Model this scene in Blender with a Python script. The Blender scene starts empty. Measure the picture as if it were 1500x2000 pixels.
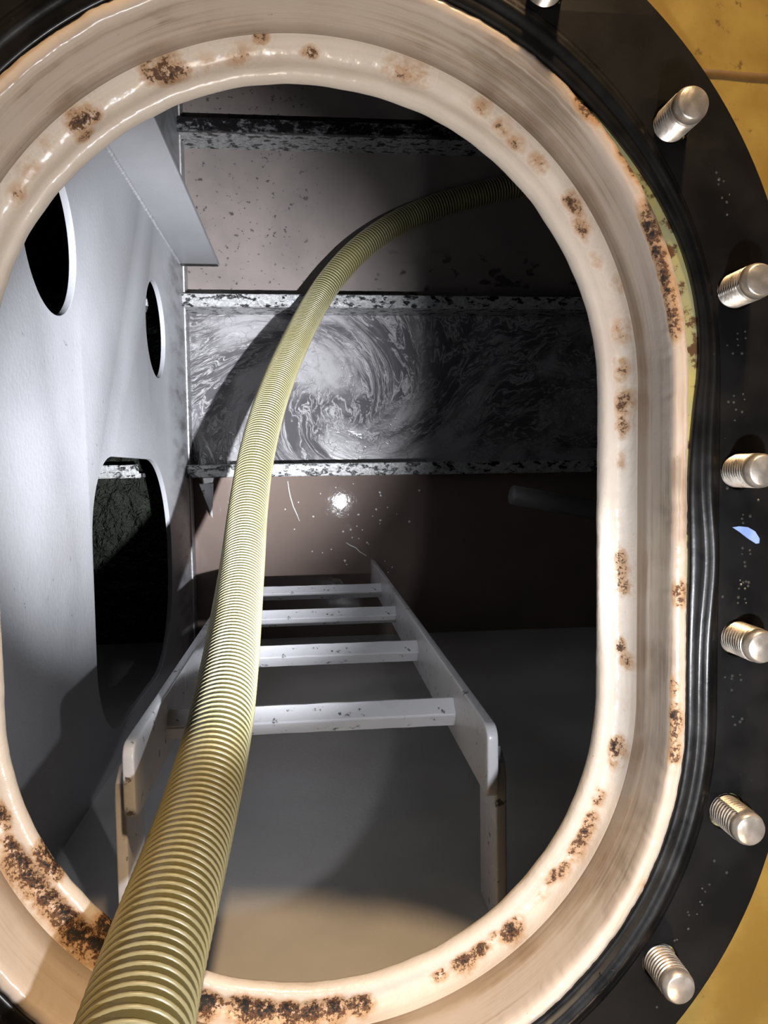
import bpy, bmesh, math, random
import numpy as np
from mathutils import Vector, Matrix, noise

random.seed(7)
scene = bpy.context.scene
COL = scene.collection
PI = math.pi

# ------------------------------------------------------------------ camera, world, lights, exposure
cam_d = bpy.data.cameras.new('camera')
cam = bpy.data.objects.new('camera', cam_d)
COL.objects.link(cam)
scene.camera = cam
cam_d.sensor_fit = 'VERTICAL'
cam_d.sensor_height = 36.0
cam_d.lens = 1450.0 / 2000.0 * 36.0
cam_d.clip_start = 0.01
cam_d.clip_end = 50
# hand-held above the manhole, looking almost straight down
n_ = Vector((-146, -80, 1450)).normalized()          # "straight down" in lens axes (right, down, forward)
x_ = Vector((1, -0.02, (146 - 1.6) / 1450))
x_ = (x_ - n_ * x_.dot(n_)).normalized()
z_ = -n_
y_ = z_.cross(x_)
R = Matrix((x_, y_, z_))
right, down, fwd = R @ Vector((1, 0, 0)), R @ Vector((0, 1, 0)), R @ Vector((0, 0, 1))
m = Matrix((right, -down, -fwd)).transposed().to_4x4()
cam.matrix_world = m

world = bpy.data.worlds.new('world')
scene.world = world
world.use_nodes = True
bg = world.node_tree.nodes['Background']
bg.inputs[0].default_value = (1.0, 0.86, 0.70, 1)
bg.inputs[1].default_value = 0.04


def aim(o, target):
    d = Vector(target) - o.location
    o.rotation_euler = d.to_track_quat('-Z', 'Y').to_euler()


def spot(name, loc, target, power, col, half, blend, radius):
    l = bpy.data.lights.new(name, 'SPOT')
    l.energy = power
    l.color = col
    l.spot_size = math.radians(2 * half)
    l.spot_blend = blend
    l.shadow_soft_size = radius
    o = bpy.data.objects.new(name, l)
    COL.objects.link(o)
    o.location = loc
    aim(o, target)
    return o


TORCH = (0.165, -0.175, -0.06)
spot('torch_beam', TORCH, (-0.41, 0.28, -2.06), 440, (0.93, 0.95, 1.0), 21.5, 1.0, 0.008)
spot('torch_spill', TORCH, (-0.05, -0.25, -1.0), 11, (0.93, 0.95, 1.0), 85, 1.0, 0.008)
def lamp(name, loc, power, col, radius):
    l = bpy.data.lights.new(name, 'POINT')
    l.energy = power
    l.color = col
    l.shadow_soft_size = radius
    o = bpy.data.objects.new(name, l)
    COL.objects.link(o)
    o.location = loc


lamp('work_lamp', (0.45, 2.5, 0.68), 360, (1.0, 0.68, 0.38), 0.10)
lamp('deckhead_lamp', (0.4, -1.8, 1.3), 80, (1.0, 0.78, 0.54), 0.12)

scene.view_settings.view_transform = 'Standard'
scene.view_settings.look = 'None'
scene.view_settings.gamma = 1
scene.view_settings.use_curve_mapping = False
scene.view_settings.exposure = 0.0

# ------------------------------------------------------------------ helpers
def s2l(c):
    return tuple(((v / 255) / 12.92 if v / 255 <= .04045 else ((v / 255 + .055) / 1.055) ** 2.4) for v in c) + (1,)


class Mat:
    """small node-building helper"""
    def __init__(s, name):
        s.m = bpy.data.materials.new(name)
        s.m.use_nodes = True
        s.t = s.m.node_tree
        s.b = s.t.nodes['Principled BSDF']

    def n(s, typ, **kw):
        nd = s.t.nodes.new(typ)
        for k, v in kw.items():
            setattr(nd, k, v)
        return nd

    def put(s, sock, v):
        if isinstance(v, bpy.types.NodeSocket):
            s.t.links.new(v, sock)
        else:
            sock.default_value = v

    def coord(s, kind='Object'):
        return s.n('ShaderNodeTexCoord').outputs[kind]

    def mapping(s, vec, scale=(1, 1, 1), loc=(0, 0, 0), rot=(0, 0, 0)):
        nd = s.n('ShaderNodeMapping')
        s.put(nd.inputs['Vector'], vec)
        nd.inputs['Scale'].default_value = scale
        nd.inputs['Location'].default_value = loc
        nd.inputs['Rotation'].default_value = rot
        return nd.outputs[0]

    def noise(s, vec, scale, detail=4, rough=.55, dist=0):
        nd = s.n('ShaderNodeTexNoise')
        s.put(nd.inputs['Vector'], vec)
        nd.inputs['Scale'].default_value = scale
        nd.inputs['Detail'].default_value = detail
        nd.inputs['Roughness'].default_value = rough
        nd.inputs['Distortion'].default_value = dist
        return nd.outputs['Fac']

    def math(s, op, a, b=None, c=None, clamp=False):
        nd = s.n('ShaderNodeMath', operation=op, use_clamp=clamp)
        s.put(nd.inputs[0], a)
        if b is not None:
            s.put(nd.inputs[1], b)
        if c is not None:
            s.put(nd.inputs[2], c)
        return nd.outputs[0]

    def ramp(s, f, lo, hi, a=0., b=1.):
        nd = s.n('ShaderNodeMapRange', interpolation_type='SMOOTHSTEP')
        s.put(nd.inputs['Value'], f)
        nd.inputs['From Min'].default_value = lo
        nd.inputs['From Max'].default_value = hi
        nd.inputs['To Min'].default_value = a
        nd.inputs['To Max'].default_value = b
        return nd.outputs[0]

    def mix(s, f, a, b):
        nd = s.n('ShaderNodeMix', data_type='RGBA')
        s.put(nd.inputs['Factor'], f)
        s.put(nd.inputs['A'], a) if False else None
        ia = [i for i in nd.inputs if i.name == 'A' and i.type == 'RGBA'][0]
        ib = [i for i in nd.inputs if i.name == 'B' and i.type == 'RGBA'][0]
        s.put(ia, a)
        s.put(ib, b)
        return [o for o in nd.outputs if o.type == 'RGBA'][0]

    def attr(s, name):
        nd = s.n('ShaderNodeAttribute', attribute_name=name)
        return nd.outputs['Fac']

    def sep(s, vec):
        nd = s.n('ShaderNodeSeparateXYZ')
        s.put(nd.inputs[0], vec)
        return nd.outputs

    def bump(s, h, strength, dist):
        nd = s.n('ShaderNodeBump')
        nd.inputs['Strength'].default_value = strength
        nd.inputs['Distance'].default_value = dist
        s.put(nd.inputs['Height'], h)
        s.put(s.b.inputs['Normal'], nd.outputs[0])
        return nd

    def set(s, **kw):
        for k, v in kw.items():
            s.put(s.b.inputs[k.replace('_', ' ')], v)
        return s.m


def mesh_obj(name, verts, faces, mat, parent=None, smooth=True, uv=None, attrs=None):
    me = bpy.data.meshes.new(name)
    me.from_pydata([tuple(map(float, v)) for v in verts], [], [tuple(int(i) for i in f) for f in faces])
    if smooth:
        me.polygons.foreach_set('use_smooth', [True] * len(me.polygons))
    if attrs:
        for k, v in attrs.items():
            a = me.attributes.new(k, 'FLOAT', 'POINT')
            a.data.foreach_set('value', np.asarray(v, dtype=np.float32))
    if uv is not None:
        ul = me.uv_layers.new(name='uv')
        li = np.zeros(len(me.loops), dtype=np.int32)
        me.loops.foreach_get('vertex_index', li)
        ul.data.foreach_set('uv', np.asarray(uv, dtype=np.float32)[li].ravel())
    me.materials.append(mat)
    o = bpy.data.objects.new(name, me)
    COL.objects.link(o)
    o.parent = parent
    return o


def sharp(o, ang=35):
    me = o.data
    bm = bmesh.new()
    bm.from_mesh(me)
    for e in bm.edges:
        if len(e.link_faces) == 2:
            e.smooth = e.calc_face_angle(0) < math.radians(ang)
    bm.to_mesh(me)
    bm.free()
    return o


def empty(name, loc=(0, 0, 0)):
    o = bpy.data.objects.new(name, None)
    o.empty_display_size = 0.02
    COL.objects.link(o)
    o.location = loc
    return o


def tag(o, label, cat=None, group=None, kind=None):
    o['label'] = label
    if cat:
        o['category'] = cat
    if group:
        o['group'] = group
    if kind:
        o['kind'] = kind
    return o


def plate(name, outer, holes, t, axes, mat, parent=None, bevel=0.0):
    """flat plate with holes; outer/holes in 2D, axes(u, v, w) -> 3D, thickness t centred on w=0"""
    cu = bpy.data.curves.new(name, 'CURVE')
    cu.dimensions = '2D'
    cu.fill_mode = 'BOTH'
    cu.extrude = t / 2 - bevel
    cu.bevel_depth = bevel
    cu.bevel_resolution = 2
    for loop in [outer] + holes:
        sp = cu.splines.new('POLY')
        sp.points.add(len(loop) - 1)
        for p, q in zip(sp.points, loop):
            p.co = (q[0], q[1], 0, 1)
        sp.use_cyclic_u = True
    tmp = bpy.data.objects.new('tmp', cu)
    COL.objects.link(tmp)
    dg = bpy.context.evaluated_depsgraph_get()
    me = bpy.data.meshes.new_from_object(tmp.evaluated_get(dg))
    bpy.data.objects.remove(tmp)
    bpy.data.curves.remove(cu)
    bm = bmesh.new()
    bm.from_mesh(me)
    bmesh.ops.remove_doubles(bm, verts=bm.verts, dist=1e-6)
    for v in bm.verts:
        v.co = Vector(axes(*v.co))
    bmesh.ops.recalc_face_normals(bm, faces=bm.faces)
    for f in bm.faces:
        f.smooth = True
    for e in bm.edges:
        if len(e.link_faces) == 2:
            e.smooth = e.calc_face_angle(0) < math.radians(35)
    bm.to_mesh(me)
    bm.free()
    me.name = name
    me.materials.clear()
    me.materials.append(mat)
    o = bpy.data.objects.new(name, me)
    COL.objects.link(o)
    o.parent = parent
    return o


def rect(u0, u1, v0, v1):
    return [(u0, v0), (u1, v0), (u1, v1), (u0, v1)]


def rrect(u0, u1, v0, v1, rs, n=16):
    """rounded rectangle, rs = radii at (u0v0, u1v0, u1v1, u0v1)"""
    out = []
    cs = [(u0 + rs[0], v0 + rs[0], PI, rs[0]), (u1 - rs[1], v0 + rs[1], 1.5 * PI, rs[1]),
          (u1 - rs[2], v1 - rs[2], 0, rs[2]), (u0 + rs[3], v1 - rs[3], .5 * PI, rs[3])]
    for cx, cy, a0, r in cs:
        for i in range(n + 1):
            a = a0 + .5 * PI * i / n
            out.append((cx + r * math.cos(a), cy + r * math.sin(a)))
    return out


def box_mesh(bm, x0, x1, y0, y1, z0, z1):
    vs = [bm.verts.new(p) for p in [(x0, y0, z0), (x1, y0, z0), (x1, y1, z0), (x0, y1, z0),
                                    (x0, y0, z1), (x1, y0, z1), (x1, y1, z1), (x0, y1, z1)]]
    for f in [(3, 2, 1, 0), (4, 5, 6, 7), (0, 1, 5, 4), (1, 2, 6, 5), (2, 3, 7, 6), (3, 0, 4, 7)]:
        bm.faces.new([vs[i] for i in f])
    return vs


def box(name, x0, x1, y0, y1, z0, z1, mat, parent=None, bevel=0):
    bm = bmesh.new()
    box_mesh(bm, x0, x1, y0, y1, z0, z1)
    if bevel:
        bmesh.ops.bevel(bm, geom=bm.edges[:], offset=bevel, segments=2, affect='EDGES')
    me = bpy.data.meshes.new(name)
    bm.to_mesh(me)
    bm.free()
    me.materials.append(mat)
    o = bpy.data.objects.new(name, me)
    COL.objects.link(o)
    o.parent = parent
    return o


# obround manhole: centre, half straight length
MC = (-0.001, -0.052)
HS = 0.103


def ob_path(n):
    """n samples round the obround, starting mid-left; returns centre-line point, normal, and arc parameter"""
    rr = 0.22
    tot = 4 * HS + 2 * PI * rr
    out = []
    for i in range(n):
        s = tot * i / n
        a = s
        if a < HS:                                   # left side, upper half going up
            c, nn = (0, a), (-1, 0)
        elif a < HS + PI * rr:
            th = PI - (a - HS) / rr
            c, nn = (0, HS), (math.cos(th), math.sin(th))
        elif a < 3 * HS + PI * rr:
            c, nn = (0, HS - (a - HS - PI * rr)), (1, 0)
        elif a < 3 * HS + 2 * PI * rr:
            th = -(a - 3 * HS - PI * rr) / rr
            c, nn = (0, -HS), (math.cos(th), math.sin(th))
        else:
            c, nn = (0, -HS + (a - 3 * HS - 2 * PI * rr)), (-1, 0)
        out.append((c[0] + MC[0], c[1] + MC[1], nn[0], nn[1], s))
    return out


def ob_loop(r, n=200):
    return [(p[0] + p[2] * r, p[1] + p[3] * r) for p in ob_path(n)]


def ob_sweep(name, prof, mat, parent, n=900, wob=None, stains=None, closed=True, zmin=-9):
    """sweep a closed (r, z) profile round the obround; wob(i, j, x, y, s) -> (dr, dz)"""
    P = ob_path(n)
    k = len(prof)
    d = [0]
    for j in range(1, k):
        d.append(d[-1] + math.hypot(prof[j][0] - prof[j - 1][0], prof[j][1] - prof[j - 1][1]))
    verts = np.zeros((n * k, 3))
    uv = np.zeros((n * k, 2))
    for i, p in enumerate(P):
        for j, (r, z) in enumerate(prof):
            if wob:
                dr, dz = wob(i, j, p, r, z)
                r, z = r + dr, z + dz
            verts[i * k + j] = (p[0] + p[2] * r, p[1] + p[3] * r, z)
            uv[i * k + j] = (p[4], d[j])
    faces = []
    kk = k if closed else k - 1
    for i in range(n):
        i2 = (i + 1) % n
        for j in range(kk):
            j2 = (j + 1) % k
            faces.append((i * k + j, i * k + j2, i2 * k + j2, i2 * k + j))
    at = None
    if stains is not None:
        rust = np.zeros(n * k)
        for sx, sy, px, st in stains:
            rad = px * 0.00042 + 0.002
            # elongated along the ring
            best = min(P, key=lambda p: (p[0] + p[2] * .212 - sx) ** 2 + (p[1] + p[3] * .212 - sy) ** 2)
            nx, ny = best[2], best[3]
            dx, dy = verts[:, 0] - sx, verts[:, 1] - sy
            a = (dx * nx + dy * ny) / (rad * .75)
            b = (-dx * ny + dy * nx) / (rad * 1.5)
            rust = np.maximum(rust, st * np.exp(-(a * a + b * b)))
        rust *= np.clip((verts[:, 2] - zmin) / .004, 0, 1)
        at = {'rust': rust}
    o = mesh_obj(name, verts, faces, mat, parent, True, uv, at)
    bm = bmesh.new()
    bm.from_mesh(o.data)
    bmesh.ops.recalc_face_normals(bm, faces=bm.faces)
    bm.to_mesh(o.data)
    bm.free()
    return o


def nz(x, y, z=0.0):
    return noise.noise(Vector((x, y, z)))


# ------------------------------------------------------------------ materials
def paint(name, base, dirt=(60, 58, 55), rough=.38, speck=.0, scale=30, bumpd=.0006, lo=.62, hi=.75, mott=.12, grime=False):
    M = Mat(name)
    v = M.coord('Object')
    big = M.noise(v, 6, 3)
    fine = M.noise(v, scale, 8, .65)
    b = s2l(base)
    dark = tuple(c * (1 - 2.2 * mott) for c in b[:3]) + (1,)
    c = M.mix(M.ramp(big, .3, .7), dark, b)
    sp = M.ramp(fine, lo, hi)
    c = M.mix(M.math('MULTIPLY', sp, speck), c, s2l(dirt))
    if grime:
        zz = M.sep(v)[2]
        tide = M.math('MULTIPLY', M.ramp(zz, -1.96, -1.62, 1, 0), M.ramp(M.noise(M.mapping(v, (60, 30, 9)), 1, 6, .65), .40, .68))
        c = M.mix(M.math('MULTIPLY', tide, .75), c, s2l((66, 66, 58)))
        spl = M.ramp(M.noise(v, 85, 5, .65), .66, .70)
        c = M.mix(M.math('MULTIPLY', M.math('MULTIPLY', spl, M.ramp(M.noise(v, 3.5, 3), .5, .62)), .7), c, s2l((58, 56, 54)))
    hb = M.noise(v, 140, 3)
    M.bump(M.math('ADD', M.math('MULTIPLY', big, 1.3), hb), .6, bumpd)
    return M.set(Base_Color=c, Roughness=M.ramp(big, .2, .8, rough - .08, rough + .12))


m_wall = paint('tank_wall_paint', (152, 153, 157), speck=.5, scale=55, lo=.68, hi=.76, mott=.05, grime=True)
m_wall2 = paint('tank_bulkhead_paint', (188, 186, 184), speck=.6, scale=40, lo=.68, hi=.76, mott=.08)
m_dark = paint('tank_far_shade', (52, 51, 50), speck=.5, scale=40, mott=.1, rough=.6)  # shade of the unlit tank put into the colour, near-black against bounce light
m_ladder = paint('ladder_paint', (216, 216, 220), dirt=(56, 46, 38), speck=.85, scale=60, lo=.60, hi=.66, mott=.05, rough=.3)
m_streak = paint('streak_grey', (112, 112, 112), speck=.3, mott=.06)  # grey of the pipe shape that stands in for a light streak


def rusty_flange(name, base, black=(22, 21, 22), lo=.47, hi=.56, stretch=(18, 45, 45)):
    M = Mat(name)
    v = M.coord('Object')
    f = M.noise(M.mapping(v, stretch), 1.0, 8, .7)
    g = M.noise(v, 120, 5, .6)
    c = M.mix(M.ramp(g, .35, .7), s2l(tuple(x * .8 for x in base)), s2l(base))
    k = M.ramp(f, lo, hi)
    c = M.mix(k, c, s2l(black))
    M.bump(M.math('ADD', M.math('MULTIPLY', k, -.6), M.noise(v, 180, 4)), .8, .0022)
    return M.set(Base_Color=c, Roughness=.2, Specular_IOR_Level=.6)


m_stiff = rusty_flange('stiffener_wet_paint', (164, 165, 165), lo=.52, hi=.58, stretch=(36, 60, 60))
m_stiff_dark = rusty_flange('stiffener_black_scale', (120, 120, 122), lo=.38, hi=.5, stretch=(30, 50, 50))


def coaming_mat(name, base, brown_amt, wallish):
    M = Mat(name)
    v = M.coord('Object')
    uv = M.coord('UV')
    b1 = s2l(base)
    streak = M.noise(M.mapping(uv, (5, 160, 1)), 1.0, 6, .6)
    big = M.noise(v, 11, 4)
    tan = M.math('MULTIPLY', M.ramp(M.math('ADD', M.math('MULTIPLY', streak, .5), M.math('MULTIPLY', big, .5)), .46, .66), brown_amt)
    c = M.mix(tan, b1, s2l((150, 124, 98)))
    if wallish:
        fine = M.noise(M.mapping(uv, (14, 420, 1)), 1.0, 6, .65)
        c = M.mix(M.math('MULTIPLY', M.ramp(M.math('MULTIPLY', fine, M.ramp(big, .4, .7)), .34, .56), .45), c, s2l((112, 98, 86)))
    sp = M.ramp(M.noise(v, 210, 4, .6), .70, .76)
    c = M.mix(M.math('MULTIPLY', sp, .55), c, s2l((120, 90, 66)))
    r = M.attr('rust')
    nn = M.noise(v, 420, 8, .75)
    n2 = M.noise(v, 130, 6, .65)
    tex = M.math('ADD', M.ramp(nn, .38, .64, 0, .95), M.ramp(n2, .36, .62, 0, .75))
    e = M.math('MULTIPLY', r, tex)
    halo0 = M.math('MULTIPLY', r, M.ramp(n2, .3, .6, .35, .9))
    halo = M.ramp(halo0, .08, .42)
    c = M.mix(M.math('MULTIPLY', halo, .78), c, s2l((172, 130, 84)))
    core = M.ramp(e, .55, .80)
    c = M.mix(core, c, s2l((92, 60, 38)))
    blk = M.ramp(e, 1.0, 1.35)
    c = M.mix(blk, c, s2l((16, 13, 11)))
    h = M.math('ADD', M.noise(v, 60, 3), M.math('MULTIPLY', M.noise(v, 300, 2), .35))
    h = M.math('SUBTRACT', h, M.math('MULTIPLY', core, .7))
    M.bump(h, .7, .0011 if not wallish else .0005)
    return M.set(Base_Color=c, Roughness=M.math('ADD', M.math('ADD', .27, M.math('MULTIPLY', halo, .15)), M.math('MULTIPLY', core, .35)), Specular_IOR_Level=.55)


m_lip = coaming_mat('lip_cream_paint', (214, 204, 192), .22, False)
m_coam = coaming_mat('coaming_cream_paint', (200, 186, 172), .7, True)


def mk_rubber(name, r0, r1, spec):
    M = Mat(name)
    v = M.coord('Object')
    uvn = M.noise(v, 35, 5)
    c = M.mix(M.ramp(uvn, .35, .7), s2l((9, 9, 10)), s2l((20, 19, 19)))
    dust = M.ramp(M.noise(v, 420, 3, .6), .70, .78)
    c = M.mix(M.math('MULTIPLY', dust, .25), c, s2l((120, 118, 112)))
    M.bump(M.noise(v, 90, 4), .35, .0006)
    return M.set(Base_Color=c, Roughness=M.ramp(uvn, .3, .7, r0, r1), Specular_IOR_Level=spec)


m_rub = mk_rubber('black_rubber', .26, .36, .5)
m_rub2 = mk_rubber('black_rubber_dull', .5, .62, .14)


def mk_yellow():
    M = Mat('yellow_deck_paint')
    v = M.coord('Object')
    a = M.noise(v, 14, 5)
    c = M.mix(M.ramp(a, .35, .7), s2l((134, 106, 44)), s2l((164, 138, 70)))
    k = M.ramp(M.noise(v, 70, 6, .65), .62, .70)
    c = M.mix(M.math('MULTIPLY', k, .8), c, s2l((84, 62, 30)))
    k2 = M.ramp(M.noise(v, 26, 6, .6), .64, .72)
    c = M.mix(M.math('MULTIPLY', k2, .5), c, s2l((140, 104, 44)))
    M.bump(M.noise(v, 50, 5), .6, .0012)
    return M.set(Base_Color=c, Roughness=.42)


m_yel = mk_yellow()


def mk_flange():
    M = Mat('flange_green_yellow_paint')
    v = M.coord('Object')
    c = M.mix(M.ramp(M.noise(v, 40, 5), .35, .65), s2l((160, 150, 92)), s2l((142, 142, 108)))
    k = M.ramp(M.noise(v, 70, 6, .7), .50, .58)
    c = M.mix(k, c, s2l((80, 58, 36)))
    M.bump(M.noise(v, 120, 5), .6, .001)
    return M.set(Base_Color=c, Roughness=.45)


m_fl = mk_flange()


def mk_steel():
    M = Mat('stud_steel')
    v = M.coord('Object')
    a = M.noise(v, 160, 5)
    c = M.mix(M.ramp(a, .35, .7), s2l((178, 170, 160)), s2l((205, 198, 190)))
    k = M.ramp(M.noise(v, 320, 5, .65), .60, .68)
    c = M.mix(M.math('MULTIPLY', k, .5), c, s2l((110, 84, 60)))
    M.bump(M.noise(v, 500, 3), .3, .0003)
    return M.set(Base_Color=c, Metallic=.75, Roughness=M.ramp(a, .3, .7, .30, .46))


m_steel = mk_steel()


def mk_hose(name, a, b, rough):
    M = Mat(name)
    v = M.coord('Object')
    n = M.noise(v, 9, 4)
    c = M.mix(M.ramp(n, .35, .65), s2l(a), s2l(b))
    k = M.ramp(M.noise(v, 90, 6, .65), .62, .72)
    c = M.mix(M.math('MULTIPLY', k, .55), c, s2l((86, 76, 40)))
    return M.set(Base_Color=c, Roughness=rough, Specular_IOR_Level=.45, Subsurface_Weight=.0)


m_hose = mk_hose('hose_olive_pvc', (84, 79, 50), (96, 89, 56), .32)
m_rib = mk_hose('hose_cream_rib', (146, 141, 110), (140, 133, 98), .34)


def mk_water():
    M = Mat('bilge_water')
    v = M.coord('Object')
    sx, sy, sz = M.sep(v)
    # --- scum swirl in the bay between the second and third stiffener
    cx, cy = 0.05, 0.19
    dx = M.math('SUBTRACT', sx, cx)
    dy = M.math('MULTIPLY', M.math('SUBTRACT', sy, cy), 1.25)
    r2 = M.math('ADD', M.math('MULTIPLY', dx, dx), M.math('MULTIPLY', dy, dy))
    ang = M.math('MULTIPLY', M.math('EXPONENT', M.math('MULTIPLY', r2, -14.0)), 2.2)
    rot = M.n('ShaderNodeVectorRotate', rotation_type='Z_AXIS')
    M.put(rot.inputs['Vector'], v)
    rot.inputs['Center'].default_value = (cx, cy, 0)
    M.put(rot.inputs['Angle'], ang)
    wv = M.n('ShaderNodeTexNoise')
    M.put(wv.inputs['Vector'], rot.outputs[0])
    wv.inputs['Scale'].default_value = 7
    wv.inputs['Detail'].default_value = 3
    add = M.n('ShaderNodeVectorMath', operation='MULTIPLY_ADD')
    M.put(add.inputs[0], wv.outputs['Color'])
    add.inputs[1].default_value = (.13, .13, 0)
    M.put(add.inputs[2], rot.outputs[0])
    warped = M.mapping(add.outputs[0], (7, 22, 1))
    f1 = M.noise(warped, 1.5, 9, .68, 1.2)
    rid = M.math('ABSOLUTE', M.math('SUBTRACT', f1, .5))
    lines = M.ramp(rid, .0, .06, 1, 0)
    patch = M.ramp(M.noise(add.outputs[0], 6, 6, .6), .42, .62)
    foam = M.math('MAXIMUM', M.math('MULTIPLY', lines, .75), M.math('MULTIPLY', patch, .6), clamp=True)
    vor = M.n('ShaderNodeTexVoronoi', feature='DISTANCE_TO_EDGE')
    M.put(vor.inputs['Vector'], v)
    vor.inputs['Scale'].default_value = 55
    bub = M.ramp(vor.outputs['Distance'], .03, .10, 1, 0)
    foam = M.math('MULTIPLY', foam, M.math('SUBTRACT', 1.0, M.math('MULTIPLY', M.math('MULTIPLY', bub, M.ramp(M.noise(v, 20, 3), .5, .6)), .4)))
    mB = M.math('MULTIPLY', M.ramp(sy, -.01, .01), M.ramp(sy, .44, .46, 1, 0))
    mB = M.math('MULTIPLY', mB, M.ramp(sx, -.33, -.31))
    foam = M.math('MULTIPLY', foam, mB)
    # --- far bay: silty water with black specks
    mA = M.ramp(sy, .44, .46)
    silt = M.mix(M.ramp(M.noise(v, 5, 4), .35, .65), s2l((112, 105, 102)), s2l((126, 117, 113)))
    spk = M.math('MULTIPLY', M.ramp(M.noise(v, 70, 5, .62), .61, .66), M.ramp(sx, -.02, .08, 1, .0))
    blob = M.math('MULTIPLY', M.ramp(M.noise(M.mapping(v, (14, 22, 1)), 1, 4), .56, .62), M.math('MULTIPLY', M.ramp(sx, .12, .2), M.ramp(sy, .62, .56)))
    silt = M.mix(M.math('MULTIPLY', M.math('MAXIMUM', spk, blob), .8), silt, s2l((50, 48, 48)))
    mud = M.mix(M.ramp(M.noise(v, 4, 3), .35, .65), s2l((112, 99, 93)), s2l((120, 106, 99)))
    c = M.mix(mA, mud, silt)
    c = M.mix(mB, c, s2l((80, 78, 81)))
    c = M.mix(foam, c, s2l((176, 174, 176)))
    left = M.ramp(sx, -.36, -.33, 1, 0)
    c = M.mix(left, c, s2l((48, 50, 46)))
    rip = M.noise(v, 30, 4, .6, .4)
    h = M.math('MULTIPLY', rip, M.math('ADD', .010, M.math('MULTIPLY', left, 6.0)))
    h = M.math('ADD', h, M.math('MULTIPLY', foam, .05))
    M.bump(h, 1.0, .02)
    return M.set(Base_Color=c, Roughness=M.math('ADD', .03, M.math('MULTIPLY', M.math('MAXIMUM', foam, mA), .3)), IOR=1.33)


m_water = mk_water()


def plain(name, col, rough=.4, metal=0):
    M = Mat(name)
    v = M.coord('Object')
    b = s2l(col)
    c = M.mix(M.ramp(M.noise(v, 120, 3), .3, .7), tuple(x * .85 for x in b[:3]) + (1,), b)
    return M.set(Base_Color=c, Roughness=rough, Metallic=metal)


m_white = plain('white_fleck', (235, 235, 235), .3)
m_mark = plain('moulded_mark', (66, 65, 62), .35)
m_blue = plain('blue_paint_fleck', (140, 165, 222), .4)
m_weld = plain('weld_paint', (150, 150, 154), .14)
m_seam = plain('brown_seam', (104, 76, 34), .5)  # seam coloured darker brown than the deck
m_blackfoot = plain('black_foot', (20, 18, 17), .4)  # near-black band at the foot of the flat bar

# ------------------------------------------------------------------ setting: the tank and the deck
ZW = -2.06            # water level
XL = -0.313           # left wall face
YB = -0.463           # bulkhead behind the ladder
X0, X1, Y1, ZF = -1.3, 1.7, 1.75, -2.32

circ = lambda cy, cz, r: [(cy + r * math.cos(2 * PI * i / 64), cz + r * math.sin(2 * PI * i / 64)) for i in range(64)]
big = rrect(-.411, .029, -1.712, -1.103, (.20, .20, .13, .13), 18)
wl_ = plate('wall_left', rect(YB, Y1, ZF, -.503), [circ(.30, -.976, .1007), circ(.30, -1.613, .1007), big], .010,
            lambda u, v, w: (XL - .005 + w, u, v), m_wall, bevel=.0012)
tag(wl_, 'pale grey tank bulkhead pierced by round holes and a tall oval opening', kind='structure')
o = box('wall_back', X0, X1, YB - .02, YB, ZF, -.503, m_wall2)
tag(o, 'grey steel bulkhead behind the ladder', kind='structure')
for nm, a in (('wall_far', (X0, X1, Y1, Y1 + .02, ZF, -.503)), ('wall_right', (X1, X1 + .02, YB, Y1, ZF, -.503)),
              ('wall_outer', (X0 - .02, X0, YB, Y1, ZF, -.503))):
    tag(box(nm, *a, m_dark), 'tank wall coloured dark to stay in shade', kind='structure')
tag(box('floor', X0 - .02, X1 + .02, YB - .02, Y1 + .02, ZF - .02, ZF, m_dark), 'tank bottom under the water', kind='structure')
cl = plate('ceiling', rect(X0 - .02, X1 + .02, YB - .02, Y1 + .02), [ob_loop(.228)], .006, lambda u, v, w: (u, v, -.5 + w), m_dark)
tag(cl, 'steel tank top plate around the manhole', kind='structure')
dk = plate('floor_upper', rect(-2.2, 2.2, -2.2, 3.2), [ob_loop(.2295)], .006, lambda u, v, w: (u, v, -.494 + w), m_yel)
tag(dk, 'stained yellow painted deck around the manhole', kind='structure')
# weld seam on the deck paint, seen at the upper right
vs, fs = [], []
N = 160
for i in range(N):
    x = .262 + .95 * i / (N - 1)
    h = .0012 + .0006 * nz(x * 90, 3)
    yy = .262 + .002 * nz(x * 20, 9)
    for j in range(5):
        a = PI * j / 4
        vs.append((x, yy + .0035 * math.cos(a), -.4912 + h * math.sin(a)))
    if i:
        for j in range(4):
            fs.append(((i - 1) * 5 + j, i * 5 + j, i * 5 + j + 1, (i - 1) * 5 + j + 1))
mesh_obj('weld_seam', vs, fs, m_seam, dk)

# water: one continuous surface
vs = [(X0, YB, ZW), (X1, YB, ZW), (X1, Y1, ZW), (X0, Y1, ZW)]
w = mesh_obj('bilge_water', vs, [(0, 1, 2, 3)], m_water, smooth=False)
tag(w, 'murky brown and foam-streaked water covering the tank bottom', 'water', kind='stuff')

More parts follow.
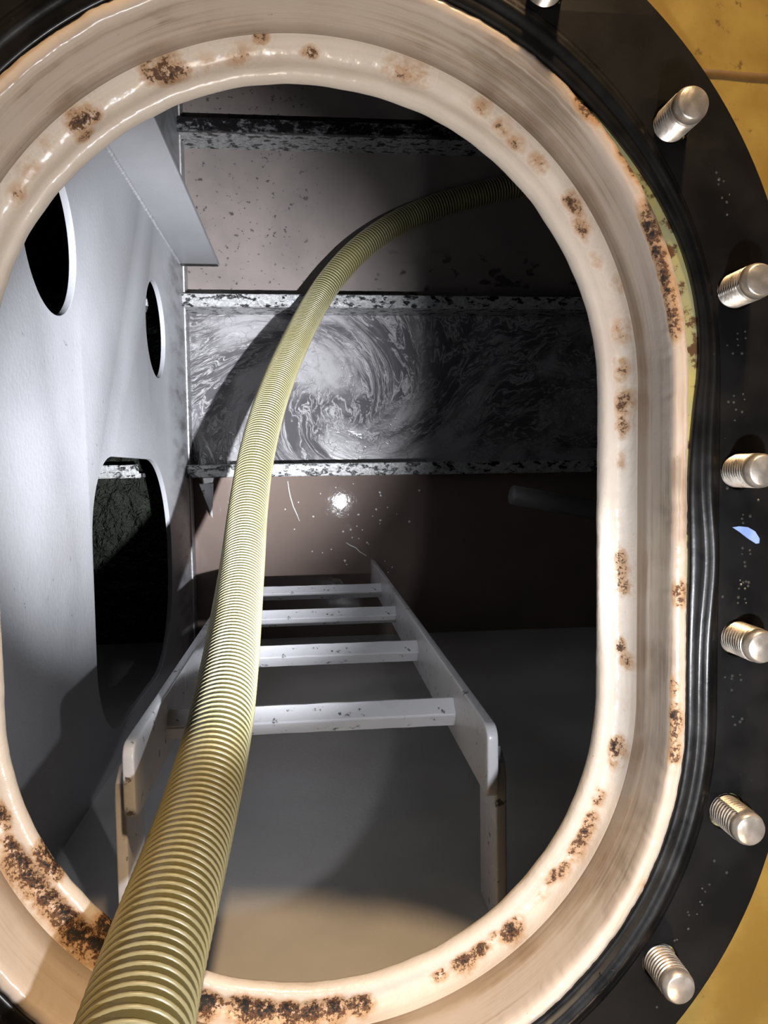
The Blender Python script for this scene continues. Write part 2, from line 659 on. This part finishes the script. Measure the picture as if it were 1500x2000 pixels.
# ------------------------------------------------------------------ bottom stiffeners
def stiffener(y0, y1, x0, x1, mat_top, label, slant=0.0, web=m_stiff):
    t = empty('bottom_stiffener', ((x0 + x1) / 2, (y0 + y1) / 2, ZF))
    off = -t.location
    zt = -1.951
    bm = bmesh.new()
    n = 140
    ring = []
    for i in range(n + 1):
        x = x0 + (x1 - x0) * i / n
        e = .0009
        a = y0 + e * nz(x * 60, 1.3)
        b = y1 + e * nz(x * 60, 7.3)
        zz = zt + .0006 * nz(x * 40, 4.4)
        sx = slant if i == n else 0
        ring.append([bm.verts.new(Vector(p) + off) for p in
                     [(x, a, zz - .010), (x, a, zz - .002), (x, a + .002, zz), (x + sx, b - .002, zz), (x + sx, b, zz - .002), (x + sx, b, zz - .010)]])
    for i in range(n):
        for j in range(6):
            k = (j + 1) % 6
            bm.faces.new((ring[i][j], ring[i + 1][j], ring[i + 1][k], ring[i][k]))
    bm.faces.new(ring[0][::-1])
    bm.faces.new(ring[-1])
    bmesh.ops.recalc_face_normals(bm, faces=bm.faces)
    me = bpy.data.meshes.new('flange')
    bm.to_mesh(me)
    bm.free()
    me.materials.append(mat_top)
    f = bpy.data.objects.new('flange', me)
    COL.objects.link(f)
    f.parent = t
    wb = box('web', x0 + off.x, x1 + off.x, y0 + .002 + off.y, y0 + .012 + off.y, 0, zt - .0095 - ZF, web, t)
    tag(t, label, 'stiffener', 'bottom stiffeners of the tank')
    return t


stiffener(.857, .891, XL + .0005, X1, m_stiff_dark, 'black-scaled steel stiffener farthest across the tank bottom, near the top', web=m_stiff)
stiffener(.422, .455, XL + .0005, X1, m_stiff, 'black-speckled white stiffener between silty water and swirling foam, under the hose')
stiffener(-.0136, .020, XL + .0005, X1, m_stiff, 'wet white stiffener between the swirling foam and the brown water')
stiffener(-.012, .022, X0, -.43, m_stiff, 'short pale stiffener end seen through the tall oval opening', slant=-.03)
stiffener(.422, .455, X0, -.36, m_stiff, 'stiffener seen in the gap of the small round hole')

# vertical flat-bar stiffener on the left wall
YS = .523
vsf = empty('wall_stiffener', (XL, YS, -1.95))
pl = plate('flat_bar', [(0, 0), (.094, 0), (.094, 1.446), (0, 1.446)], [], .010,
           lambda u, v, w: (u + .0005, w + .005, v + .001), m_wall, vsf, bevel=.0015)
# dark foot band and weld
box('foot_band', .002, .0935, -.0012, .0, .0, .020, m_blackfoot, vsf)
vs, fs = [], []
N = 420
for i in range(N):
    z = .03 + 1.40 * i / (N - 1)
    rr = .0026 + .0016 * abs(math.sin(z * 330 + 2 * nz(z * 50, 1))) + .0008 * nz(z * 300, 2)
    for j in range(7):
        a = -PI / 2 + (PI) * j / 6 - PI / 4
        vs.append((.0015 + rr * math.cos(a), -.001 + rr * math.sin(a), z))
    if i:
        for j in range(6):
            fs.append(((i - 1) * 7 + j, i * 7 + j, i * 7 + j + 1, (i - 1) * 7 + j + 1))
mesh_obj('weld_bead', vs, fs, m_weld, vsf)
tag(vsf, 'upright grey flat-bar stiffener welded to the left wall above the foamy water', 'stiffener')

# weld between left wall and water-level corner
vs, fs = [], []
N = 700
for i in range(N):
    y = YB + .002 + (Y1 - YB - .004) * i / (N - 1)
    rr = .0034 + .0014 * nz(y * 120, 2) + .0010 * nz(y * 400, 5)
    for j in range(6):
        a = PI / 2 * j / 5
        vs.append((XL + .0002 + rr * math.cos(a), y, -1.985 + rr * math.sin(a) + .003 * nz(y * 9, 3)))
    if i:
        for j in range(5):
            fs.append(((i - 1) * 6 + j, i * 6 + j, i * 6 + j + 1, (i - 1) * 6 + j + 1))
mesh_obj('weld_bead', vs, fs, m_wall2, wl_)

# small triangular bracket below the third stiffener
br = plate('tripping_bracket', [(0, 0), (.034, 0), (.030, -.085)], [], .006,
           lambda u, v, w: (u - .285, v - .030, -1.975 + w), m_ladder, bevel=.001)
tag(br, 'small white triangular bracket beside the hose under the third stiffener', 'bracket')

# ------------------------------------------------------------------ manhole coaming
LIP = [(-0.0822, 0.2496, 14, 0.9), (-0.0759, 0.2504, 12, 0.7), (-0.0916, 0.2473, 9, 0.8), (-0.1374, 0.2174, 9, 1), (-0.1311, 0.2213, 8, 1), (-0.1346, 0.2106, 7, 0.6), (-0.0248, 0.2699, 4, 1), (0.0056, 0.2651, 5, 0.8), (0.0628, 0.2556, 18, 0.45), (0.0744, 0.2529, 14, 0.45), (-0.0378, 0.2612, 18, 0.4), (-0.0601, 0.2557, 16, 0.35), (-0.1674, 0.1887, 14, 0.35), (-0.1756, 0.1737, 12, 0.45), (-0.1578, 0.2013, 12, 0.3), (0.1163, 0.2334, 9, 0.45), (0.1292, 0.2224, 9, 0.5), (0.1394, 0.2129, 8, 0.6), (0.1539, 0.2001, 9, 0.6), (0.1755, 0.1758, 6, 0.9), (0.1783, 0.1709, 10, 0.6), (0.1836, 0.1593, 12, 0.6), (0.1942, 0.1376, 10, 0.35), (0.2067, 0.1208, 10, 0.35), (0.2104, 0.0902, 13, 0.5), (0.2116, 0.0662, 12, 0.6), (0.2131, 0.0438, 12, 0.8), (0.2128, 0.0283, 12, 0.6), (0.2125, 0.0039, 9, 0.4), (0.2121, -0.0628, 7, 0.8), (0.2128, -0.0717, 10, 0.6), (0.2132, -0.0813, 10, 0.7), (0.2123, -0.1241, 5, 0.9), (0.2149, -0.1342, 8, 0.6), (0.2092, -0.1955, 9, 1.2), (0.2078, -0.2045, 9, 0.5), (0.1968, -0.2313, 10, 0.6), (0.1901, -0.2485, 10, 0.8), (0.1857, -0.2581, 9, 1), (0.1802, -0.267, 12, 0.7), (0.1709, -0.2811, 8, 0.8), (0.1636, -0.2861, 7, 0.9), (0.1562, -0.2984, 8, 0.4), (0.1335, -0.3207, 11, 1.1), (0.1214, -0.3253, 6, 0.7), (0.1116, -0.3344, 9, 1), (0.0996, -0.3419, 12, 0.9), (0.0833, -0.3498, 7, 0.8), (-0.0768, -0.354, 14, 1.5), (-0.0499, -0.3611, 16, 1.4), (-0.0362, -0.3637, 14, 1.4), (-0.0225, -0.3664, 16, 1.3), (-0.0052, -0.3672, 14, 1.3), (0.0087, -0.3663, 16, 1.2), (0.0263, -0.3657, 12, 1.2), (-0.1971, -0.24, 10, 1), (-0.1927, -0.2489, 14, 1.1), (-0.1867, -0.2578, 16, 1.2), (-0.1807, -0.2668, 16, 1.2), (-0.1746, -0.2759, 16, 1.2), (-0.1685, -0.2832, 14, 1.2), (-0.1623, -0.2917, 15, 1.5), (-0.1571, -0.299, 15, 1.5), (-0.1515, -0.3054, 15, 1.5), (-0.1451, -0.3111, 14, 1.5), (-0.1778, -0.2499, 10, 1.3), (-0.173, -0.2578, 10, 1.2), (-0.2019, -0.2194, 11, 1.1), (-0.1399, -0.301, 10, 1.5)]
RIM = [(0.166, 0.2082, 14, 1.2), (0.1815, 0.1933, 9, 0.8), (0.1893, 0.1803, 12, 1.0), (0.194, 0.1731, 10, 1), (0.2011, 0.1482, 12, 0.8), (0.203, 0.1393, 14, 1.3), (0.2069, 0.1245, 16, 1.3), (0.2102, 0.1126, 16, 1.3), (0.2135, 0.1006, 16, 1.2), (0.2168, 0.087, 14, 1.2), (0.223, -0.0782, 10, 1), (0.2192, -0.1368, 8, 0.9), (0.2193, -0.1561, 14, 1.3), (0.22, -0.1641, 9, 1.0), (0.2215, -0.1771, 8, 1.1), (0.2012, -0.2605, 6, 0.6)]

coam = empty('manhole_coaming', (MC[0], MC[1], -.49))
coam_off = Vector((-MC[0], -MC[1], .49))


def reparent(o, root):
    o.data.transform(Matrix.Translation(-root.location))
    o.parent = root


def lip_w(i, j, p, r, z):
    x, y = p[0] + p[2] * .2, p[1] + p[3] * .2
    f = 1.0 if r < .219 else .0
    dr = f * (.0010 * nz(x * 16, y * 16, 1) + .0005 * nz(x * 70, y * 70, 2))
    w = .4 + 1.6 * math.exp(-((r - .2135) / .004) ** 2)
    dz = f * w * (.0006 * nz(x * 45, y * 45, r * 60) + .0004 * nz(x * 150, y * 150, r * 150)) if z > -.500 else 0
    return dr, dz


lip_prof = [(.2285, -.5045), (.206, -.5045), (.2028, -.5035), (.2008, -.5018), (.2000, -.4995), (.2000, -.497), (.2004, -.4945), (.2014, -.4925), (.2030, -.4912), (.2048, -.4906),
            (.2064, -.4906), (.2080, -.4909), (.2095, -.4912), (.2110, -.4912), (.2125, -.4908), (.2138, -.4900), (.2150, -.4890), (.2162, -.4878), (.2173, -.4862), (.2183, -.4842),
            (.2190, -.4820), (.21945, -.4795), (.2199, -.4760), (.2285, -.4760)]
o = ob_sweep('throat_lip', lip_prof, m_lip, None, 1300, lip_w, [(a, b, c, d * 1.12) for a, b, c, d in LIP])
reparent(o, coam)
tag(o, 'cream inner lip and weld with brown and black rust patches')


def ring_w(i, j, p, r, z):
    x, y = p[0] + p[2] * .22, p[1] + p[3] * .22
    if j >= 4:
        return .0005 * nz(x * 60, y * 60, 3) + .0004 * nz(x * 220, y * 220, 4), .0006 * nz(x * 60, y * 60, 8) + .0004 * nz(x * 250, y * 250, 8)
    return 0, 0


ring_prof = [(.2285, -.4835), (.2196, -.4835), (.2196, -.460), (.2196, -.443), (.2196, -.438), (.2196, -.4345), (.2202, -.4305), (.2218, -.4288), (.2255, -.4284), (.2285, -.4290)]
o = ob_sweep('coaming_wall', ring_prof, m_coam, None, 1000, ring_w, RIM, zmin=-.434)
reparent(o, coam)
o = plate('outer_flange', ob_loop(.2905), [ob_loop(.2287)], .014, lambda u, v, w: (u, v, -.438 + w), m_fl)
reparent(o, coam)
tag(o, 'yellow-green painted flange with brown rust')
o = plate('outer_skirt', ob_loop(.236), [ob_loop(.2297)], .045, lambda u, v, w: (u, v, -.4682 + w), m_yel)
reparent(o, coam)
tag(coam, 'cream painted oval manhole coaming with a rust-stained inner lip', 'manhole')

# ------------------------------------------------------------------ gasket and studs
def stud_xy():
    out = []
    c, s = math.cos, math.sin
    for a in (57.7, 34.6, 11.7):
        a = math.radians(a)
        out.append((.262 * c(a) + MC[0], .262 * s(a) + HS + MC[1]))
    out.append((.259, -.0035))
    out.append((.260, -.106))
    for a in (-13.2, -35.8):
        a = math.radians(a)
        out.append((.262 * c(a) + MC[0], .262 * s(a) - HS + MC[1]))
    return out


STUDS = stud_xy()


def bump_in(x, y):
    """the gasket has crept outwards at the upper right, and bulges a little at mid right"""
    a = math.degrees(math.atan2(y - (MC[1] + HS), x - MC[0]))
    e = 0
    if y > -.02 and x > 0:
        t = (a - 14) / 26
        e = .0085 * math.exp(-t * t * 1.6) if y > MC[1] + HS - .02 else .0
        if y <= MC[1] + HS:
            q = (MC[1] + HS - y) / .08
            e = .0085 * math.exp(-(14 / 26) ** 2 * 1.6) * max(0, 1 - q) ** 2
    b = .0042 * math.exp(-((y + .058) / .035) ** 2) if x > .1 else 0
    return e, b


gas = empty('rubber_gasket', (MC[0], MC[1], -.431))


def lipg_w(i, j, p, r, z):
    x, y = p[0] + p[2] * .23, p[1] + p[3] * .23
    e, b = bump_in(x, y)
    q = (.2475 - r) / (.2475 - .2288)
    return (e * q + b * (.35 + 1.3 * q * (1 - q) * 2) * (1 if r < .2465 else 0) * .9), 0


lg = [(.2288, -.4310), (.2288, -.4285), (.2294, -.4276), (.2312, -.4270), (.2335, -.4268), (.2352, -.4269), (.2362, -.4266), (.2376, -.4256), (.2392, -.4244),
      (.2406, -.4240), (.2420, -.4243), (.2434, -.4251), (.2446, -.4259), (.2458, -.4263), (.2474, -.4263), (.2474, -.4310)]
o = ob_sweep('sealing_ridge', lg, m_rub, None, 600, lipg_w)
reparent(o, gas)
hol = [[(x + .0122 * math.cos(2 * PI * k / 28), y + .0122 * math.sin(2 * PI * k / 28)) for k in range(28)] for x, y in STUDS]
o = plate('rubber_sheet', ob_loop(.2955, 260), [ob_loop(.2475, 260)] + hol, .0046, lambda u, v, w: (u, v, -.4286 + w), m_rub2, bevel=.0006)
reparent(o, gas)
DOT = [(0.255, 0.0415), (0.255, 0.0375), (0.2564, 0.0332), (0.2558, 0.0268), (0.2608, 0.0424), (0.2618, 0.0393), (0.2603, 0.0317), (0.2618, -0.0302), (0.2612, -0.0326), (0.2619, -0.0352), (0.2664, -0.0312), (0.2618, -0.0505), (0.2615, -0.0542), (0.2664, -0.0521), (0.2668, -0.0544), (0.2632, -0.0593), (0.2636, -0.0618), (0.2604, -0.0705), (0.2611, -0.0731), (0.2624, -0.0718), (0.2643, -0.0713), (0.266, -0.0719), (0.2598, -0.0755), (0.2637, -0.0757), (0.2657, -0.0741), (0.2595, -0.0809), (0.2592, -0.0843), (0.2638, -0.082), (0.2645, -0.0845), (0.2493, -0.0802), (0.2515, -0.014), (0.2515, 0.0379), (0.2715, -0.0216), (0.2562, -0.1293), (0.2559, -0.1312), (0.2612, -0.1289), (0.2619, -0.1321), (0.256, -0.1382), (0.2515, -0.130), (0.2567, 0.0786), (0.2616, 0.0798), (0.2568, 0.0753), (0.2572, 0.0716), (0.262, 0.0759), (0.2504, 0.0716), (0.254, 0.0668), (0.2598, 0.0668), (0.2461, 0.1578), (0.2424, 0.1722), (0.2441, 0.1684), (0.2438, 0.1654), (0.247, 0.1673), (0.249, 0.1552), (0.2506, 0.1597), (0.2494, 0.1481), (0.2616, -0.1584), (0.2569, -0.1549), (0.2583, -0.1601), (0.2629, -0.1565), (0.2459, -0.2457), (0.2428, -0.2606), (0.2381, -0.2629), (0.2401, -0.265), (0.2369, -0.2713), (0.2382, -0.2734), (0.2289, -0.2773), (0.2296, -0.2793), (0.2349, -0.2791), (0.2293, -0.2882), (0.222, -0.2946), (0.2204, -0.2951), (0.2541, -0.2538), (0.2092, -0.3371)]
vs, fs = [], []
for k, (x, y) in enumerate(DOT):
    r = .0007 + .0005 * random.random()
    b = len(vs)
    a0 = random.random() * 6
    for q in range(5):
        vs.append((x + r * math.cos(a0 + q * 1.2566), y + r * math.sin(a0 + q * 1.2566), -.42635))
    vs.append((x, y, -.42635 + r * .8))
    for q in range(5):
        fs.append((b + q, b + (q + 1) % 5, b + 5))
o = mesh_obj('moulded_dots', vs, fs, m_mark, None, False)
reparent(o, gas)
tag(o, 'worn rows of tiny raised dots', kind='stuff')
CHIP = [(0.2547, -0.0377), (0.259, -0.0372), (0.2646, -0.0379), (0.2692, -0.0405), (0.2722, -0.045), (0.272, -0.0478), (0.27, -0.0481), (0.2647, -0.0448), (0.2597, -0.041)]
o = plate('paint_chip', CHIP[::-1], [], .0006, lambda u, v, w: (u, v, -.42588 + w), m_blue)
tag(o, 'pale blue leaf-shaped paint chip lying on the black gasket', 'paint chip')
tag(gas, 'black rubber gasket with a shiny raised inner ridge around the manhole', 'gasket')

# stud mesh: threaded bar, chamfered end
prof = [(0, 0), (.0095, 0)]
z = .001
while z < .038:
    prof += [(.0087, z), (.0102, z + .0012)]
    z += .0025
prof += [(.0093, z), (.0099, z + .0012), (.0099, z + .0040), (.0090, z + .0062), (.0080, z + .0068), (0, z + .0068)]
SEG = 40
vs, fs = [], []
for r, zz in prof:
    for k in range(SEG):
        a = 2 * PI * k / SEG
        vs.append((r * math.cos(a), r * math.sin(a), zz + (.0025 * k / SEG if 0.001 <= zz < .0375 and r > .0085 else 0)))
for j in range(len(prof) - 1):
    for k in range(SEG):
        k2 = (k + 1) % SEG
        fs.append((j * SEG + k, j * SEG + k2, (j + 1) * SEG + k2, (j + 1) * SEG + k))
SL = ['threaded steel stud cut off by the top edge of the picture',
      'threaded steel stud nearest the seam in the yellow deck',
      'threaded steel stud next to the peeled yellow-green patch of flange',
      'threaded steel stud just above the blue paint chip on the gasket',
      'threaded steel stud just below the blue paint chip on the gasket',
      'second-lowest threaded steel stud, by the lower yellow corner',
      'lowest threaded steel stud, rusty at its root']
for k, (x, y) in enumerate(STUDS):
    if k == 0:
        so = mesh_obj('threaded_stud', vs, fs, m_steel)
        sharp(so, 50)
        bm = bmesh.new()
        bm.from_mesh(so.data)
        bmesh.ops.remove_doubles(bm, verts=bm.verts, dist=1e-6)
        bmesh.ops.recalc_face_normals(bm, faces=bm.faces)
        bm.to_mesh(so.data)
        bm.free()
        s0 = so
    else:
        so = s0.copy()
        COL.objects.link(so)
    so.location = (x, y, -.4465)
    so.rotation_euler = (0, 0, k * 1.7)
    tag(so, SL[k], 'stud', 'studs round the manhole flange')

# ------------------------------------------------------------------ ladder
lad = empty('ladder', (0, -.287, ZF))
LB = []
SX0, SX1 = .165, .176
for s in (1, -1):
    # stringer outline in (y, z)
    out = [(-.318, ZF + .001), (-.250, ZF + .001)]
    out += [(-.250 - .012 + .012 * math.cos(a), -.700 + .012 * math.sin(a)) for a in [PI / 2 * i / 6 for i in range(7)]]
    out += [(-.306 + .012 * math.cos(a), -.700 + .012 * math.sin(a)) for a in [PI / 2 + PI / 2 * i / 6 for i in range(7)]]
    o = plate('stringer', out, [], SX1 - SX0, lambda u, v, w, s=s: (s * (SX0 + SX1) / 2 + w, u, v), m_ladder, bevel=.0022)
    reparent(o, lad)
    out = [(YB + .0035, -.770), (-.296, -.770), (-.284, -.758), (-.282, -.72), (-.292, -.706), (-.305, -.703), (YB + .0035, -.703)]
    o = plate('bracket', out, [], .011, lambda u, v, w, s=s: (s * .1822 + w, u, v), m_ladder, bevel=.0022)
    reparent(o, lad)
for k in range(4):
    zc = -.855 - .3 * k
    bm = bmesh.new()
    h = .0125
    box_mesh(bm, -SX0, SX0, -h, h, -h, h)
    bmesh.ops.subdivide_edges(bm, edges=[e for e in bm.edges if abs(e.verts[0].co.x - e.verts[1].co.x) > .1], cuts=40)
    lo = [e for e in bm.edges if abs(e.verts[0].co.x - e.verts[1].co.x) > 1e-4 and abs(abs(e.verts[0].co.y) - h) < 1e-6 and abs(abs(e.verts[0].co.z) - h) < 1e-6]
    bmesh.ops.bevel(bm, geom=lo, offset=.0022, segments=2, affect='EDGES')
    bmesh.ops.rotate(bm, verts=bm.verts, cent=(0, 0, 0), matrix=Matrix.Rotation(math.radians(40), 3, 'X'))
    for v in bm.verts:
        v.co.z += .0005 * nz(v.co.x * 40, k * 3.1, v.co.y * 50)
        v.co.y += .0005 * nz(v.co.x * 40, k * 5.1, v.co.z * 50)
    me = bpy.data.meshes.new('rung')
    bm.to_mesh(me)
    bm.free()
    for p in me.polygons:
        p.use_smooth = True
    me.materials.append(m_ladder)
    o = bpy.data.objects.new('rung', me)
    COL.objects.link(o)
    sharp(o, 30)
    o.location = (0, 0, zc - ZF)
    o.parent = lad
tag(lad, 'white painted steel ladder with square bar rungs going down into the water', 'ladder')

# ------------------------------------------------------------------ suction hose
HP = [(1.25, .74, -2.06), (.90, .82, -2.055), (.60, .80, -2.05), (0.3848, 0.7238, -2.045), (0.3132, 0.7015, -2.04), (0.2264, 0.6553, -2.02), (0.1254, 0.5704, -1.965), (0.0631, 0.4887, -1.93), (0.0199, 0.4185, -1.905), (-0.0102, 0.343, -1.81), (-0.0549, 0.2214, -1.63), (-0.081, 0.1223, -1.49), (-0.0999, 0.0199, -1.36), (-0.1048, -0.0665, -1.25), (-0.1003, -0.1362, -1.12), (-0.0987, -0.1865, -0.98), (-0.094, -0.2205, -0.85), (-0.0919, -0.2466, -0.75), (-0.0952, -0.2708, -0.68), (-0.0985, -0.2878, -0.615), (-0.1004, -0.2957, -0.55), (-0.1015, -0.2977, -0.49), (-0.1028, -0.3036, -0.448), (-0.1031, -0.3083, -0.412), (-.098, -.303, -.36), (-.105, -.325, -.305), (-.12, -.38, -.262), (-.15, -.47, -.242), (-.19, -.61, -.25), (-.26, -.86, -.31), (-.34, -1.1, -.40), (-.42, -1.35, -.452)]


def resample(P, step):
    P = [Vector(p) for p in P]
    for _ in range(2):       # relax measured points a little
        P = [P[0]] + [(P[i - 1] + P[i] * 4 + P[i + 1]) / 6 for i in range(1, len(P) - 1)] + [P[-1]]
    dense = []
    for i in range(len(P) - 1):
        p0, p1, p2, p3 = P[max(i - 1, 0)], P[i], P[i + 1], P[min(i + 2, len(P) - 1)]
        for k in range(40):
            t = k / 40
            dense.append(.5 * ((2 * p1) + (p2 - p0) * t + (2 * p0 - 5 * p1 + 4 * p2 - p3) * t * t + (3 * p1 - p0 - 3 * p2 + p3) * t ** 3))
    dense.append(P[-1])
    out, acc = [dense[0]], 0
    for a, b in zip(dense, dense[1:]):
        L = (b - a).length
        while acc + L >= step:
            t = (step - acc) / L
            a = a + (b - a) * t
            out.append(a)
            L = (b - a).length
            acc = 0
        acc += L
    return out


STEP = .002
pts = resample(HP, STEP)
ppts = np.array([tuple(p) for p in pts])
for _ in range(30):
    ppts[1:-1] = (ppts[:-2] + 2 * ppts[1:-1] + ppts[2:]) / 4
pts = [Vector(p) for p in ppts]
tan = [(pts[min(i + 1, len(pts) - 1)] - pts[max(i - 1, 0)]).normalized() for i in range(len(pts))]
u = tan[0].orthogonal().normalized()
fr = []
for t in tan:
    u = (u - t * u.dot(t)).normalized()
    fr.append((u.copy(), t.cross(u)))
PT = np.array([tuple(p) for p in pts])
UU = np.array([tuple(f[0]) for f in fr])
VV = np.array([tuple(f[1]) for f in fr])
TT = np.array([tuple(t) for t in tan])
hose = empty('suction_hose', tuple(PT[-1] * 0 + np.array((-.09, -.28, -.45))))
H0 = np.array(hose.location)
K = 40
ang = np.linspace(0, 2 * PI, K, endpoint=False)
RH = .0314
sel = np.arange(0, len(pts), 2)
V = (PT[sel][:, None, :] + RH * (np.cos(ang)[None, :, None] * UU[sel][:, None, :] + np.sin(ang)[None, :, None] * VV[sel][:, None, :])) - H0
n = len(sel)
V = V.reshape(-1, 3)
F = [(i * K + k, i * K + (k + 1) % K, (i + 1) * K + (k + 1) % K, (i + 1) * K + k) for i in range(n - 1) for k in range(K)]
F.append(tuple(range(K))[::-1])
F.append(tuple((n - 1) * K + k for k in range(K)))
mesh_obj('hose_wall', V, F, m_hose, hose)
# spiral rib
PITCH = .0080
total = (len(pts) - 1) * STEP
turns = total / PITCH
ns = int(turns * 36)
tt = np.linspace(0, 1, ns) * (len(pts) - 1)
i0 = np.clip(tt.astype(int), 0, len(pts) - 2)
fr_ = (tt - i0)[:, None]
lerp = lambda A: A[i0] * (1 - fr_) + A[i0 + 1] * fr_
c0, uu, vv, t3 = lerp(PT), lerp(UU), lerp(VV), lerp(TT)
th = 2 * PI * tt * STEP / PITCH
rad = np.cos(th)[:, None] * uu + np.sin(th)[:, None] * vv
pr = [(-.0016, -.0005), (-.0011, .0009), (0, .0014), (.0011, .0009), (.0016, -.0005)]
V = np.stack([c0 + rad * (RH + h) + t3 * a for a, h in pr], 1) - H0
q = len(pr)
V = V.reshape(-1, 3)
F = [(i * q + k, i * q + k + 1, (i + 1) * q + k + 1, (i + 1) * q + k) for i in range(ns - 1) for k in range(q - 1)]
rb = mesh_obj('spiral_rib', V, F, m_rib, hose)
tag(rb, 'cream spiral reinforcing rib')
tag(hose, 'yellow-olive ribbed suction hose running through the manhole into the tank', 'hose')

# ------------------------------------------------------------------ faint light streak built as a pipe, floating bits
vs, fs = [], []
A, B = Vector((.50, -.066, -1.80)), Vector((1.69, -.30, -2.0))
vd = (B - A).normalized()
pu = vd.orthogonal().normalized()
pv = vd.cross(pu)
for i in range(9):
    for k in range(24):
        a = 2 * PI * k / 24
        vs.append(A + (B - A) * i / 8 + .024 * (math.cos(a) * pu + math.sin(a) * pv))
for i in range(8):
    for k in range(24):
        fs.append((i * 24 + k, i * 24 + (k + 1) % 24, (i + 1) * 24 + (k + 1) % 24, (i + 1) * 24 + k))
fs.append(tuple(range(24))[::-1])
pp = mesh_obj('light_streak_pipe', vs, fs, m_streak)
tag(pp, 'faint light streak on the dark right side of the tank, shaped as a pipe', 'light streak')

FLK = [(0.0706, -0.0647, 2), (0.0297, -0.0626, 2), (0.052, -0.0786, 3), (0.0772, -0.0932, 2), (0.1199, -0.0869, 2), (0.0839, -0.1147, 2), (0.1051, -0.1222, 2), (0.0627, -0.1142, 2), (0.1336, -0.1228, 3), (0.1838, -0.1095, 3), (0.1946, -0.0626, 3), (0.1973, -0.0712, 3), (0.1949, -0.1398, 3), (0.1933, -0.1498, 2), (0.2155, -0.1044, 2), (0.2769, -0.1458, 4), (0.3055, -0.0588, 3), (0.0088, -0.1259, 3), (-0.0312, -0.0855, 2), (-0.068, -0.1046, 2), (0.1115, -0.1651, 3), (0.1288, -0.1555, 2), (0.1154, -0.1867, 2), (0.1339, -0.19, 2), (0.1566, -0.202, 3), (0.1609, -0.2064, 2), (0.0944, -0.2506, 4), (0.0984, -0.2622, 2), (0.0322, -0.2275, 2), (0.0565, -0.2181, 2), (0.0724, -0.0463, 2), (0.1208, -0.0372, 2), (0.2061, -0.255, 2), (0.2143, -0.287, 2), (0.2261, -0.2729, 2), (-0.044, -0.1603, 2), (0.0501, -0.1069, 2), (0.0901, -0.1689, 3), (0.1443, -0.1659, 2), (0.1735, -0.1279, 2), (0.2411, -0.1235, 2), (0.004, -0.2225, 2)]
vs, fs = [], []
for x, y, s in FLK:
    b = len(vs)
    r = s * .0011
    a0 = random.random() * 6
    kk = 6
    for q in range(kk):
        rr = r * (.7 + .5 * random.random())
        vs.append((x + rr * math.cos(a0 + q * PI / 3), y + rr * math.sin(a0 + q * PI / 3), ZW + .0003))
    vs.append((x, y, ZW + .0003 + r * .7))
    for q in range(kk):
        fs.append((b + q, b + (q + 1) % kk, b + kk))
o = mesh_obj('floating_flecks', vs, fs, m_white, None, False)
tag(o, 'tiny white flecks floating on the brown water round the light reflection', 'flecks', kind='stuff')


def fibre(P, label):
    vs, fs = [], []
    P = [Vector((x, y, ZW + .0018)) for x, y in P]
    for i, p in enumerate(P):
        d = (P[min(i + 1, len(P) - 1)] - P[max(i - 1, 0)]).normalized()
        s = Vector((-d.y, d.x, 0))
        r = .0016 * (1 - .5 * abs(i / (len(P) - 1) - .4))
        for k in range(6):
            a = PI / 3 * k
            vs.append(p + r * (math.cos(a) * s + math.sin(a) * Vector((0, 0, 1))))
        if i:
            for k in range(6):
                fs.append(((i - 1) * 6 + k, (i - 1) * 6 + (k + 1) % 6, i * 6 + (k + 1) % 6, i * 6 + k))
    fs.append((0, 1, 2, 3, 4, 5))
    b = len(vs) - 6
    fs.append((b + 5, b + 4, b + 3, b + 2, b + 1, b))
    o = mesh_obj('floating_fibre', vs, fs, m_white)
    tag(o, label, 'fibre', 'fibres floating on the water')


fibre([(-0.0593, -0.0272), (-0.0569, -0.0483), (-0.0532, -0.0695), (-0.0454, -0.0978), (-0.0361, -0.1192), (-0.0294, -0.1377)],
      'long thin white fibre floating just right of the hose')
fibre([(0.0979, -0.2003), (0.1092, -0.2077), (0.1247, -0.2152), (0.136, -0.227), (0.1544, -0.2389)],
      'short white fibre floating between the light reflection and the ladder foot')
